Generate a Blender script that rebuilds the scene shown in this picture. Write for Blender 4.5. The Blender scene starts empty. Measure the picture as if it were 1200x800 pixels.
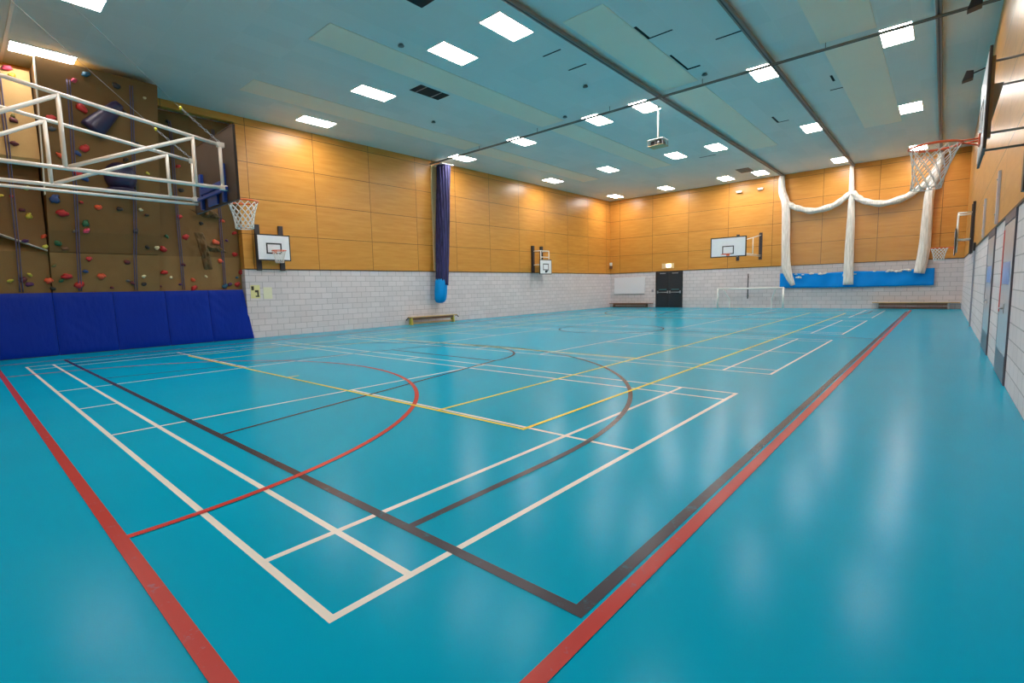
import bpy, bmesh, math, random
from mathutils import Vector, Matrix, noise
random.seed(7)
sc = bpy.context.scene
COL = sc.collection
PI = math.pi

# ------------------------------------------------------------------ dimensions of the hall (metres)
XF, XB = -1.94, 31.51          # front (behind the camera) and back end walls
YR, YL = -2.69, 15.86          # right and left side walls
H, HB = 7.535, 2.413           # ceiling, top of the blockwork
BAY = 5.95                     # the climbing bay runs from the front wall to here
BAYY = 16.25

# ------------------------------------------------------------------ materials
def srgb(r, g, b):
    def c(v):
        v /= 255.0
        return v / 12.92 if v <= 0.04045 else ((v + 0.055) / 1.055) ** 2.4
    return (c(r), c(g), c(b), 1.0)

class NT:
    def __init__(s, name):
        s.m = bpy.data.materials.new(name); s.m.use_nodes = True
        s.t = s.m.node_tree; s.n = s.t.nodes; s.l = s.t.links
        s.b = s.n['Principled BSDF']
    def new(s, typ, **kw):
        n = s.n.new(typ)
        for k, v in kw.items(): setattr(n, k, v)
        return n
    def link(s, a, b): s.l.new(a, b)
    def math(s, op, a, b=None, c=None):
        n = s.n.new('ShaderNodeMath'); n.operation = op
        for i, v in enumerate((a, b, c)):
            if v is None: continue
            if isinstance(v, (int, float)): n.inputs[i].default_value = v
            else: s.l.new(v, n.inputs[i])
        return n.outputs[0]
    def mix(s, f, a, b, bt='MIX'):
        n = s.n.new('ShaderNodeMix'); n.data_type = 'RGBA'; n.blend_type = bt
        for sock, v in ((n.inputs[0], f), (n.inputs[6], a), (n.inputs[7], b)):
            if isinstance(v, (int, float, tuple)): sock.default_value = v
            else: s.l.new(v, sock)
        return n.outputs[2]
    def ramp(s, f, stops):
        n = s.n.new('ShaderNodeValToRGB')
        e = n.color_ramp.elements
        while len(e) < len(stops): e.new(0.5)
        for el, (p, c) in zip(e, stops): el.position = p; el.color = c
        s.l.new(f, n.inputs[0]); return n.outputs[0]
    def noise(s, vec, scale, detail=3.0, rough=0.5):
        n = s.n.new('ShaderNodeTexNoise')
        n.inputs['Scale'].default_value = scale; n.inputs['Detail'].default_value = detail
        n.inputs['Roughness'].default_value = rough
        if vec is not None: s.l.new(vec, n.inputs['Vector'])
        return n.outputs['Fac']
    def coord(s): return s.n.new('ShaderNodeTexCoord').outputs['Object']
    def mapping(s, vec, scale=(1, 1, 1), rot=(0, 0, 0), loc=(0, 0, 0)):
        n = s.n.new('ShaderNodeMapping'); s.l.new(vec, n.inputs['Vector'])
        n.inputs['Scale'].default_value = scale; n.inputs['Rotation'].default_value = rot
        n.inputs['Location'].default_value = loc
        return n.outputs[0]
    def bump(s, h, strength=0.2, dist=0.01):
        n = s.n.new('ShaderNodeBump'); n.inputs['Strength'].default_value = strength
        n.inputs['Distance'].default_value = dist
        s.l.new(h, n.inputs['Height']); s.l.new(n.outputs[0], s.b.inputs['Normal'])

def plain(name, rgb, rough=0.5, metal=0.0, var=0.06, vscale=8.0, bump=0.0, spec=0.5):
    t = NT(name); c = srgb(*rgb)
    f = t.noise(t.coord(), vscale, 3.0)
    lo = tuple(max(0.0, x * (1 - var)) for x in c[:3]) + (1,)
    hi = tuple(min(1.0, x * (1 + var)) for x in c[:3]) + (1,)
    t.link(t.mix(f, lo, hi), t.b.inputs['Base Color'])
    t.b.inputs['Roughness'].default_value = rough
    t.b.inputs['Metallic'].default_value = metal
    t.b.inputs['Specular IOR Level'].default_value = spec
    if bump: t.bump(f, bump, 0.01)
    return t.m

M = {}
M['white'] = plain('white_paint', (232, 232, 228), 0.35)
M['steel_white'] = plain('white_coated_steel', (236, 234, 226), 0.3)
M['black'] = plain('black_paint', (28, 26, 28), 0.45)
M['dark_steel'] = plain('dark_painted_timber', (52, 44, 48), 0.5)
M['charcoal'] = plain('charcoal_laminate', (34, 38, 44), 0.35)
M['metal'] = plain('brushed_metal', (170, 172, 176), 0.3, 0.9)
M['grey'] = plain('grey_metal', (150, 150, 152), 0.45, 0.2)
M['rail'] = plain('grey_brown_rail', (128, 122, 116), 0.5, 0.2)
M['orange'] = plain('orange_ring_paint', (228, 98, 48), 0.4)
M['net'] = plain('white_net_cord', (225, 222, 216), 0.8)
M['blueframe'] = plain('blue_painted_steel', (28, 66, 150), 0.35)
M['boardface'] = plain('white_board_face', (228, 232, 236), 0.3)
M['boardback'] = plain('brown_board_back', (62, 52, 44), 0.5, var=0.25, vscale=3.0)
M['gap'] = plain('dark_void', (12, 16, 18), 0.9)
M['vent'] = plain('dark_vent', (22, 22, 26), 0.8)
M['ventgrey'] = plain('grey_vent', (104, 104, 100), 0.7)
M['yellow'] = plain('yellow_paint', (196, 178, 64), 0.5)
M['woodlight'] = plain('light_bench_wood', (190, 160, 112), 0.45, var=0.15, vscale=5)
M['woodbrown'] = plain('brown_bench_wood', (120, 84, 62), 0.5, var=0.2, vscale=5)
M['paper_yellow'] = plain('yellow_paper', (222, 214, 150), 0.8)
M['paper'] = plain('cream_paper', (226, 222, 190), 0.8)
M['ink'] = plain('dark_print', (62, 58, 44), 0.8)
M['skirt'] = plain('bright_blue_vinyl', (0, 136, 220), 0.45, spec=0.15, var=0.15, vscale=2.0, bump=0.2)
M['bag'] = plain('sky_blue_vinyl', (0, 142, 214), 0.45, spec=0.15, var=0.12, vscale=3.0)
M['volume'] = plain('dark_purple_resin', (34, 28, 62), 0.45, var=0.2)
M['rope'] = plain('blue_purple_rope', (84, 78, 104), 0.85, var=0.3, vscale=30)
M['rock'] = plain('dark_rock_resin', (100, 77, 44), 0.85, var=0.3, vscale=9.0, bump=0.8)
M['red'] = plain('red_strip', (206, 88, 84), 0.45)
M['sign_blue'] = plain('blue_sign', (140, 160, 206), 0.3)
M['pinkgrey'] = plain('pale_door_laminate', (196, 192, 196), 0.22, var=0.04)
M['kick'] = plain('grey_kick_plate', (98, 110, 122), 0.4)
M['purplegrey'] = plain('purple_grey_frame', (146, 142, 152), 0.45)
M['clip'] = plain('yellow_green_clip', (206, 206, 40), 0.5)
M['batten'] = plain('pale_varnished_batten', (232, 202, 152), 0.3, var=0.08)
M['silver'] = plain('silver_lilac_steel', (196, 190, 196), 0.4)
M['disc'] = plain('grey_plastic', (92, 104, 106), 0.6)
HOLDC = dict(pink=(205, 70, 96), red=(176, 40, 38), orange=(212, 84, 48), yellow=(196, 184, 66), green=(36, 92, 58),
             teal=(34, 84, 108), blue=(42, 66, 112), maroon=(96, 36, 42), purple=(84, 38, 82), olive=(110, 100, 48),
             dark=(44, 36, 32), brown=(104, 72, 44), grey=(84, 84, 86), cream=(196, 186, 146))
for k, v in HOLDC.items(): M['hold_' + k] = plain('hold_' + k, v, 0.55, var=0.15, vscale=20)

def emit(name, rgb, strength):
    t = NT(name)
    t.b.inputs['Base Color'].default_value = srgb(*rgb)
    t.b.inputs['Emission Color'].default_value = srgb(*rgb)
    t.b.inputs['Emission Strength'].default_value = strength
    return t.m
M['lamp'] = emit('lit_diffuser', (255, 246, 240), 30.0)
M['exit_lamp'] = emit('lit_emergency_lamp', (255, 240, 200), 6.0)

def floor_mat():
    t = NT('turquoise_sports_vinyl'); o = t.coord()
    f = t.noise(o, 0.5, 4.0, 0.6); f2 = t.noise(o, 7.0, 5.0, 0.7)
    c = t.mix(t.math('MULTIPLY', f, 1.0), srgb(0, 146, 178), srgb(0, 157, 191))
    sm = t.noise(t.mapping(o, (1.2, 5.0, 1.0), (0, 0, 0.5)), 2.2, 6.0, 0.75)
    scuff = t.math('MULTIPLY', t.math('GREATER_THAN', sm, 0.72), 0.35)
    c = t.mix(scuff, c, srgb(0, 132, 154))
    t.link(c, t.b.inputs['Base Color'])
    r = t.math('MULTIPLY_ADD', f2, 0.08, 0.17)
    t.link(r, t.b.inputs['Roughness'])
    t.b.inputs['Specular IOR Level'].default_value = 0.04
    t.b.inputs['Specular Tint'].default_value = (0.25, 0.95, 1.0, 1.0)
    t.bump(t.noise(o, 1.6, 3.0), 0.03, 0.02)
    return t.m
M['floor'] = floor_mat()

def line_mat(name, rgb, wear, under=(0, 128, 154)):
    t = NT(name); o = t.coord()
    n = t.noise(o, 9.0, 6.0, 0.75)
    f = t.ramp(n, [(0.5 + 0.16 - wear, (0, 0, 0, 1)), (0.62 + 0.16 - wear, (1, 1, 1, 1))])
    lo = tuple(x * 0.5 + y * 0.5 for x, y in zip(srgb(*rgb), srgb(*under)))
    t.link(t.mix(f, srgb(*rgb), lo), t.b.inputs['Base Color'])
    t.b.inputs['Roughness'].default_value = 0.26
    t.b.inputs['Specular IOR Level'].default_value = 0.12
    return t.m
M['l_white'] = line_mat('white_court_line', (214, 214, 206), 0.0)
M['l_red'] = line_mat('red_court_line', (168, 58, 52), 0.06)
M['l_black'] = line_mat('black_court_line', (58, 56, 64), 0.08)
M['l_yellow'] = line_mat('yellow_court_line', (222, 206, 60), 0.0)

def block_mat(name, axis):
    t = NT(name); o = t.coord()
    sep = t.new('ShaderNodeSeparateXYZ'); t.link(o, sep.inputs[0])
    com = t.new('ShaderNodeCombineXYZ')
    t.link(sep.outputs[axis], com.inputs[0]); t.link(sep.outputs[2], com.inputs[1])
    br = t.new('ShaderNodeTexBrick'); t.link(com.outputs[0], br.inputs['Vector'])
    br.inputs['Scale'].default_value = 1.0
    br.inputs['Brick Width'].default_value = 0.45
    br.inputs['Row Height'].default_value = HB / 11.0
    br.inputs['Mortar Size'].default_value = 0.008
    br.inputs['Mortar Smooth'].default_value = 0.2
    br.inputs['Color1'].default_value = srgb(222, 212, 212)
    br.inputs['Color2'].default_value = srgb(212, 202, 202)
    br.inputs['Mortar'].default_value = srgb(160, 152, 152)
    n = t.noise(o, 40.0, 4.0, 0.7)
    c = t.mix(t.math('MULTIPLY', n, 0.25), br.outputs['Color'], srgb(170, 166, 162))
    t.link(c, t.b.inputs['Base Color'])
    t.b.inputs['Roughness'].default_value = 0.6
    h = t.math('MULTIPLY_ADD', br.outputs['Fac'], -0.6, t.math('MULTIPLY', n, 0.3))
    t.bump(h, 0.4, 0.01)
    return t.m
M['block_x'] = block_mat('painted_blockwork_side', 0)
M['block_y'] = block_mat('painted_blockwork_end', 1)

def wood_mat(name, axis, start, step, rough=0.34):
    t = NT(name); o = t.coord()
    sep = t.new('ShaderNodeSeparateXYZ'); t.link(o, sep.inputs[0])
    a = t.math('DIVIDE', t.math('SUBTRACT', sep.outputs[axis], start), step)
    b = t.math('DIVIDE', t.math('SUBTRACT', sep.outputs[2], HB), 1.218)
    def seam(v, w):
        fr = t.math('FRACT', v)
        d = t.math('MINIMUM', fr, t.math('SUBTRACT', 1.0, fr))
        return t.math('LESS_THAN', d, w)
    s = t.math('MAXIMUM', seam(a, 0.009 / step), seam(b, 0.009 / 1.218))
    com = t.new('ShaderNodeCombineXYZ')
    t.link(t.math('FLOOR', a), com.inputs[0]); t.link(t.math('FLOOR', b), com.inputs[1])
    wn = t.new('ShaderNodeTexWhiteNoise'); wn.noise_dimensions = '2D'; t.link(com.outputs[0], wn.inputs[0])
    # grain runs along the wall; every board has its own veneer
    off = t.new('ShaderNodeVectorMath'); off.operation = 'ADD'
    t.link(o, off.inputs[0]); t.link(wn.outputs['Color'], off.inputs[1])
    sc3 = [7.0, 7.0, 7.0]; sc3[axis] = 0.7
    g = t.noise(t.mapping(off.outputs[0], tuple(sc3)), 1.4, 5.0, 0.6)
    sc4 = [45.0, 45.0, 45.0]; sc4[axis] = 2.0
    g2 = t.noise(t.mapping(off.outputs[0], tuple(sc4)), 1.0, 3.0, 0.6)
    c = t.ramp(g, [(0.3, srgb(202, 136, 54)), (0.72, srgb(220, 160, 74))])
    c = t.mix(t.math('MULTIPLY', g2, 0.22), c, srgb(176, 108, 36))
    c = t.mix(t.math('MULTIPLY', wn.outputs['Value'], 0.22), c, srgb(190, 128, 50))
    c = t.mix(s, c, srgb(96, 56, 20))
    t.link(c, t.b.inputs['Base Color'])
    t.link(t.math('MULTIPLY_ADD', g2, 0.08, rough - 0.04), t.b.inputs['Roughness'])
    t.b.inputs['Specular IOR Level'].default_value = 0.45
    t.bump(t.math('SUBTRACT', 1.0, s), 0.3, 0.006)
    return t.m
M['wood_left'] = wood_mat('varnished_ply_left', 0, 6.29, 2.465)
M['wood_right'] = wood_mat('varnished_ply_right', 0, 6.0, 2.465)
M['wood_back'] = wood_mat('varnished_ply_back', 1, 10.26, 2.41)
M['wood_front'] = wood_mat('varnished_ply_front', 1, 10.26, 2.41)

def ceil_mat():
    t = NT('ceiling_tiles'); o = t.coord()
    sep = t.new('ShaderNodeSeparateXYZ'); t.link(o, sep.inputs[0])
    def seam(v, w):
        fr = t.math('FRACT', v)
        d = t.math('MINIMUM', fr, t.math('SUBTRACT', 1.0, fr))
        return t.math('LESS_THAN', d, w)
    a = t.math('DIVIDE', t.math('SUBTRACT', sep.outputs[0], 0.45), 1.2)
    b = t.math('DIVIDE', t.math('SUBTRACT', sep.outputs[1], 0.03), 0.6)
    s = t.math('MAXIMUM', seam(a, 0.005), seam(b, 0.01))
    com = t.new('ShaderNodeCombineXYZ')
    t.link(t.math('FLOOR', a), com.inputs[0]); t.link(t.math('FLOOR', b), com.inputs[1])
    wn = t.new('ShaderNodeTexWhiteNoise'); wn.noise_dimensions = '2D'; t.link(com.outputs[0], wn.inputs[0])
    c = t.mix(wn.outputs['Value'], srgb(204, 216, 212), srgb(212, 222, 218))
    c = t.mix(t.math('MULTIPLY', s, 0.25), c, srgb(226, 230, 226))
    t.link(c, t.b.inputs['Base Color'])
    t.b.inputs['Roughness'].default_value = 0.6
    return t.m
M['ceiling'] = ceil_mat()
M['raft'] = plain('warm_white_raft', (238, 228, 208), 0.6, var=0.03, vscale=0.8)

def climb_mat(name, a, b):
    t = NT(name); o = t.coord()
    n = t.noise(o, 1.1, 5.0, 0.6); n2 = t.noise(o, 60.0, 2.0)
    c = t.ramp(n, [(0.3, srgb(*a)), (0.7, srgb(*b))])
    c = t.mix(t.math('MULTIPLY', n2, 0.3), c, srgb(*(int(x * 0.8) for x in a)))
    t.link(c, t.b.inputs['Base Color']); t.b.inputs['Roughness'].default_value = 0.75
    t.bump(n2, 0.25, 0.004)
    return t.m
M['climb'] = climb_mat('sanded_resin_ply', (108, 77, 34), (120, 89, 43))
M['climb_low'] = climb_mat('lit_resin_ply', (124, 92, 46), (138, 106, 58))  # lighter copy of the panel tone: light caught by the wall foot, as colour

M['ply_bright'] = climb_mat('pale_upper_ply', (176, 142, 86), (190, 156, 98))  # paler tone than the other climbing panels
M['board_edge'] = plain('pale_edge_tone', (214, 206, 192), 0.5)  # pale tone; on the lip it paints the light along the edge

def mat_mat():
    t = NT('royal_blue_vinyl'); o = t.coord()
    n = t.noise(o, 1.3, 3.0)
    w = t.noise(t.mapping(o, (6.0, 6.0, 2.0), (0, 0.6, 0)), 1.2, 3.0)
    t.link(t.mix(n, srgb(0, 38, 134), srgb(0, 46, 152)), t.b.inputs['Base Color'])
    t.b.inputs['Roughness'].default_value = 0.42
    t.b.inputs['Specular IOR Level'].default_value = 0.12
    t.bump(w, 0.25, 0.05)
    return t.m
M['mat'] = mat_mat()

def curtain_mat():
    t = NT('navy_netting'); o = t.coord()
    n = t.noise(t.mapping(o, (40.0, 40.0, 0.6)), 1.0, 3.0)
    t.link(t.ramp(n, [(0.35, srgb(18, 17, 48)), (0.65, srgb(62, 60, 118))]), t.b.inputs['Base Color'])
    t.b.inputs['Roughness'].default_value = 0.8
    return t.m
M['curtain'] = curtain_mat()

def bundle_mat():
    t = NT('gathered_white_netting'); o = t.coord()
    n = t.noise(t.mapping(o, (22.0, 22.0, 2.0)), 1.0, 4.0)
    t.link(t.ramp(n, [(0.3, srgb(196, 190, 180)), (0.7, srgb(240, 236, 228))]), t.b.inputs['Base Color'])
    t.b.inputs['Roughness'].default_value = 0.85
    return t.m
M['bundle'] = bundle_mat()

def sheer_mat():
    # netting seen from far away: mostly holes between pale cords
    t = NT('sheer_white_netting'); o = t.coord()
    t.b.inputs['Base Color'].default_value = srgb(190, 176, 160)
    t.b.inputs['Roughness'].default_value = 0.9
    tr = t.new('ShaderNodeBsdfTransparent'); mx = t.new('ShaderNodeMixShader')
    n = t.noise(t.mapping(o, (1.0, 1.5, 0.4)), 2.0, 3.0)
    f = t.math('MULTIPLY_ADD', n, 0.08, 0.09)
    t.link(f, mx.inputs[0]); t.link(tr.outputs[0], mx.inputs[1]); t.link(t.b.outputs[0], mx.inputs[2])
    t.link(mx.outputs[0], t.n['Material Output'].inputs['Surface'])
    return t.m
M['sheer'] = sheer_mat()

# ------------------------------------------------------------------ mesh builder
ROOTM = {}
class MB:
    def __init__(s): s.bm = bmesh.new(); s.mats = []
    def _mi(s, m):
        if m is None: return 0
        if m not in s.mats: s.mats.append(m)
        return s.mats.index(m) + 1
    def _merge(s, b2, m=None, smooth=False):
        mi = s._mi(m)
        for f in b2.faces: f.material_index = mi; f.smooth = smooth
        me = bpy.data.meshes.new('tmp'); b2.to_mesh(me); b2.free()
        s.bm.from_mesh(me); bpy.data.meshes.remove(me)
    def box(s, lo, hi, bev=0.0, m=None, rot=None):
        b = bmesh.new(); bmesh.ops.create_cube(b, size=1.0)
        c = [(lo[i] + hi[i]) / 2 for i in range(3)]; d = [max(1e-4, abs(hi[i] - lo[i])) for i in range(3)]
        T = Matrix.Translation(c) @ (rot if rot else Matrix.Identity(4)) @ Matrix.Diagonal((*d, 1))
        bmesh.ops.transform(b, matrix=T, verts=b.verts)
        if bev > 0:
            bmesh.ops.bevel(b, geom=b.edges[:] + b.verts[:], offset=min(bev, min(d) * 0.45), segments=2, affect='EDGES', profile=0.5)
        s._merge(b, m); return s
    def path(s, pts, r, n=8, closed=False, m=None, flute=0.0, nf=9, cap=True):
        pts = [Vector(p) for p in pts]; N = len(pts)
        rs = r if isinstance(r, (list, tuple)) else [r] * N
        b = bmesh.new(); rings = []; up = None
        for i, p in enumerate(pts):
            if closed: t = pts[(i + 1) % N] - pts[i - 1]
            else: t = pts[min(i + 1, N - 1)] - pts[max(i - 1, 0)]
            t.normalize()
            if up is None:
                up = Vector((0, 0, 1)) if abs(t.z) < 0.9 else Vector((1, 0, 0))
            u = up - t * up.dot(t)
            if u.length < 1e-5: u = t.orthogonal()
            u.normalize(); v = t.cross(u); up = u
            ring = []
            for k in range(n):
                a = 2 * PI * k / n
                q = rs[i] * (1 + flute * math.cos(nf * a + 0.6 * i) + flute * 0.6 * math.sin(4.3 * a + i * 0.25))
                ring.append(b.verts.new(p + u * math.cos(a) * q + v * math.sin(a) * q))
            rings.append(ring)
        for i in range(N if closed else N - 1):
            A, B = rings[i], rings[(i + 1) % N]
            for k in range(n): b.faces.new((A[k], A[(k + 1) % n], B[(k + 1) % n], B[k]))
        if cap and not closed:
            b.faces.new(rings[0][::-1]); b.faces.new(rings[-1])
        bmesh.ops.recalc_face_normals(b, faces=b.faces)
        s._merge(b, m, smooth=True); return s
    def tube(s, a, b, r, n=8, m=None): return s.path([a, b], r, n, m=m)
    def prism(s, poly, axis, a0, a1, m=None, bev=0.0):
        """extrude a polygon given in the two other axes along axis (0, 1 or 2)"""
        b = bmesh.new()
        def P(q, a):
            l = list(q); l.insert(axis, a); return l
        A = [b.verts.new(P(q, a0)) for q in poly]; B = [b.verts.new(P(q, a1)) for q in poly]
        n = len(poly)
        b.faces.new(A); b.faces.new(B[::-1])
        for k in range(n): b.faces.new((A[k], B[k], B[(k + 1) % n], A[(k + 1) % n]))
        bmesh.ops.recalc_face_normals(b, faces=b.faces)
        if bev > 0: bmesh.ops.bevel(b, geom=b.edges[:], offset=bev, segments=2, affect='EDGES', profile=0.5)
        s._merge(b, m); return s
    def disc(s, c, r, h, n=20, m=None):
        c = Vector(c); return s.path([c, c + Vector((0, 0, h))], r, n, m=m)
    def sphere(s, c, r, sub=2, scale=(1, 1, 1), jit=0.0, seed=0, m=None):
        b = bmesh.new(); bmesh.ops.create_icosphere(b, subdivisions=sub, radius=1.0)
        for v in b.verts:
            d = 1 + jit * noise.noise(v.co * 1.3 + Vector((seed * 3.1, seed * 1.7, seed)))
            v.co = Vector((c[0] + v.co.x * r * scale[0] * d, c[1] + v.co.y * r * scale[1] * d, c[2] + v.co.z * r * scale[2] * d))
        s._merge(b, m, smooth=True); return s
    def grid(s, fn, nu, nv, m=None, smooth=True, thick=0.0):
        b = bmesh.new()
        V = [[b.verts.new(fn(i / nu, j / nv)) for j in range(nv + 1)] for i in range(nu + 1)]
        for i in range(nu):
            for j in range(nv): b.faces.new((V[i][j], V[i + 1][j], V[i + 1][j + 1], V[i][j + 1]))
        if thick:
            bmesh.ops.recalc_face_normals(b, faces=b.faces)
            bmesh.ops.solidify(b, geom=b.faces[:], thickness=thick)
        s._merge(b, m, smooth=smooth); return s
    def build(s, name, mat, parent=None, local=False, origin=None):
        me = bpy.data.meshes.new(name)
        inv = Matrix.Identity(4)
        if parent is not None and not local: inv = ROOTM[parent.name].inverted()
        if origin is not None: inv = Matrix.Translation([-x for x in origin])
        s.bm.transform(inv); s.bm.to_mesh(me); s.bm.free()
        me.materials.append(mat)
        for m in s.mats: me.materials.append(m)
        o = bpy.data.objects.new(name, me); COL.objects.link(o)
        if parent is not None:
            o.parent = parent; ROOTM[o.name] = ROOTM[parent.name].copy()
        elif origin is not None:
            o.location = origin; ROOTM[o.name] = Matrix.Translation(origin)
        else: ROOTM[o.name] = Matrix.Identity(4)
        return o

def tag(o, label, cat, group=None, kind=None):
    if label: o['label'] = label
    if cat: o['category'] = cat
    if group: o['group'] = group
    if kind: o['kind'] = kind
    return o
def thing(name, label, cat, loc=(0, 0, 0), rotz=0.0, group=None):
    o = bpy.data.objects.new(name, None); COL.objects.link(o)
    o.empty_display_size = 0.2
    o.location = loc; o.rotation_euler = (0, 0, rotz)
    ROOTM[o.name] = Matrix.Translation(loc) @ Matrix.Rotation(rotz, 4, 'Z')
    return tag(o, label, cat, group)
def struct(name, mb, mat, parent=None):
    o = mb.build(name, mat, parent)
    o['kind'] = 'structure'
    return o
def dup(root, loc, rotz=None, label=None, group=None):
    r = root.copy(); COL.objects.link(r); r.location = loc
    if rotz is not None: r.rotation_euler = (0, 0, rotz)
    if label: r['label'] = label
    if group: r['group'] = group
    for ch in list(root.children):
        c = ch.copy(); COL.objects.link(c); c.parent = r
        for g in list(ch.children):
            d = g.copy(); COL.objects.link(d); d.parent = c
    return r

# ------------------------------------------------------------------ the room shell
b = MB(); b.box((XF - 0.2, YR - 0.2, -0.2), (XB + 0.2, BAYY + 0.2, 0.0)); FLOOR = struct('floor', b, M['floor'])
b = MB(); b.box((XF - 0.2, YR - 0.2, H), (XB + 0.2, BAYY + 0.2, H + 0.15)); CEIL = struct('ceiling', b, M['ceiling'])
# left wall: blockwork with timber above, and a recessed bay that holds the climbing wall
b = MB(); b.box((BAY, YL, 0), (XB, YL + 0.2, HB)); b.box((XF, BAYY, 0), (BAY + 0.2, BAYY + 0.2, H)); b.box((BAY, YL + 0.2, 0), (BAY + 0.2, BAYY, HB))
WL = struct('wall_left', b, M['block_x'])
b = MB(); b.box((BAY, YL - 0.012, HB), (XB, YL + 0.2, H)); b.box((XF, YL - 0.012, 7.31), (BAY, YL + 0.2, H)); b.box((BAY, YL + 0.2, HB), (BAY + 0.2, BAYY, H))
struct('wood_cladding', b, M['wood_left'], WL)
b = MB(); b.box((XF, YR - 0.2, 0), (XB, YR, HB)); WR = struct('wall_right', b, M['block_x'])
b = MB(); b.box((XF, YR - 0.2, HB), (XB, YR + 0.012, H)); struct('wood_cladding', b, M['wood_right'], WR)
b = MB(); b.box((XB, YR - 0.2, 0), (XB + 0.2, YL + 0.2, HB)); WB = struct('wall_back', b, M['block_y'])
b = MB(); b.box((XB - 0.012, YR, HB), (XB + 0.2, YL, H)); struct('wood_cladding', b, M['wood_back'], WB)
b = MB(); b.box((XF - 0.2, YR - 0.2, 0), (XF, BAYY, HB)); WF = struct('wall_front', b, M['block_y'])
b = MB(); b.box((XF - 0.2, YR - 0.2, HB), (XF + 0.012, BAYY, H)); struct('wood_cladding', b, M['wood_front'], WF)
M['trimdark'] = plain('dark_timber_bead', (70, 44, 26), 0.5)
b = MB(); b.box((BAY, YL - 0.022, HB - 0.012), (XB, YL, HB + 0.022)); struct('trim_1', b, M['trimdark'])
b = MB(); b.box((XF, YR, HB - 0.012), (XB, YR + 0.022, HB + 0.022)); struct('trim_2', b, M['trimdark'])
b = MB(); b.box((XB - 0.022, YR, HB - 0.012), (XB, YL, HB + 0.022)); struct('trim_3', b, M['trimdark'])
b = MB(); b.box((0.34, YR, H - 0.02), (0.40, YL, H)); struct('trim_5', b, M['white'])

# ------------------------------------------------------------------ court markings, painted on the floor
def line_obj(name, segs, mat, z, polys=()):
    b = bmesh.new()
    z0 = z
    for si, (x0, y0, x1, y1, w) in enumerate(segs):
        z = z0 + si * 0.00006
        d = Vector((x1 - x0, y1 - y0)); d.normalize(); n = Vector((-d.y, d.x)) * w / 2; e = d * w / 2
        P = [(x0 - e.x + n.x, y0 - e.y + n.y), (x1 + e.x + n.x, y1 + e.y + n.y), (x1 + e.x - n.x, y1 + e.y - n.y), (x0 - e.x - n.x, y0 - e.y - n.y)]
        b.faces.new([b.verts.new((p[0], p[1], z)) for p in P])
    for cx, cy, r, a0, a1, w in polys:
        N = 64; prev = None; z = z0 + 0.0009
        for k in range(N + 1):
            a = a0 + (a1 - a0) * k / N
            q = (b.verts.new((cx + (r - w / 2) * math.cos(a), cy + (r - w / 2) * math.sin(a), z)),
                 b.verts.new((cx + (r + w / 2) * math.cos(a), cy + (r + w / 2) * math.sin(a), z)))
            if prev: b.faces.new((prev[0], prev[1], q[1], q[0]))
            prev = q
    bmesh.ops.recalc_face_normals(b, faces=b.faces)
    for f in b.faces:
        if f.normal.z < 0: f.normal_flip()
    m = MB(); m.bm.free(); m.bm = b
    return struct(name, m, mat, FLOOR)
CY = 6.68
for ci, x0 in enumerate((0.0, 7.89, 15.68, 23.46)):
    w = 0.045 if ci == 0 else 0.04
    S = []
    for dx in (0, 0.46, 5.6, 6.06): S.append((x0 + dx, 0, x0 + dx, 13.36, w))
    for y in (0, 0.74, 4.68, 8.68, 12.62, 13.36): S.append((x0, y, x0 + 6.06, y, w))
    S.append((x0 + 3.03, 0, x0 + 3.03, 4.68, w)); S.append((x0 + 3.03, 8.68, x0 + 3.03, 13.36, w))
    for dx in (0.0, 5.6): S.append((x0 + dx, 6.68, x0 + dx + 0.46, 6.68, w))
    line_obj('badminton_court_line', S, M['l_white'], 0.0012)
S = [(-0.47, -0.93, 30.03, -0.93, 0.08), (-0.47, 14.29, 30.03, 14.29, 0.08), (-0.47, -0.93, -0.47, 14.29, 0.08), (30.03, -0.93, 30.03, 14.29, 0.08)]
line_obj('football_boundary_line', S, M['l_red'], 0.0042, [(-0.47, CY, 4.98, -PI / 2, PI / 2, 0.06), (30.03, CY, 4.98, PI / 2, 1.5 * PI, 0.06)])
S = [(0.78, -0.835, 28.78, -0.835, 0.07), (0.78, 14.2, 28.78, 14.2, 0.07), (0.78, -0.835, 0.78, 14.2, 0.07), (28.78, -0.835, 28.78, 14.2, 0.07), (14.78, -0.83, 14.78, 14.2, 0.05)]
A = [(14.78, CY, 1.8, 0, 2 * PI, 0.05)]
for bx, s in ((0.78, 1), (28.78, -1)):
    for q in (-1, 1):
        S.append((bx, CY + q * 3.0, bx + s * 5.8, CY + q * 1.8, 0.05)); S.append((bx, CY + q * 6.25, bx + s * 1.575, CY + q * 6.25, 0.06))
    S.append((bx + s * 5.8, CY - 1.8, bx + s * 5.8, CY + 1.8, 0.05))
    o = 0 if s > 0 else PI
    A.append((bx + s * 5.8, CY, 1.8, o - PI / 2, o + PI / 2, 0.05)); A.append((bx + s * 1.575, CY, 6.25, o - PI / 2, o + PI / 2, 0.06))
line_obj('basketball_court_line', S, M['l_black'], 0.0026, A)
x0, x1 = 2.95, 26.61
S = [(x0, 1.22, x1, 1.22, 0.045), (x0, 12.14, x1, 12.14, 0.045), (x0, 2.59, x1, 2.59, 0.045), (x0, 10.77, x1, 10.77, 0.045), (x0, 1.22, x0, 12.14, 0.045), (x1, 1.22, x1, 12.14, 0.045),
     (8.44, 2.59, 8.44, 10.77, 0.045), (21.13, 2.59, 21.13, 10.77, 0.045), (x0, CY, x0 + 0.2, CY, 0.045), (x1 - 0.2, CY, x1, CY, 0.045)]
line_obj('tennis_court_line', S, M['l_yellow'], 0.0056)

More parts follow.
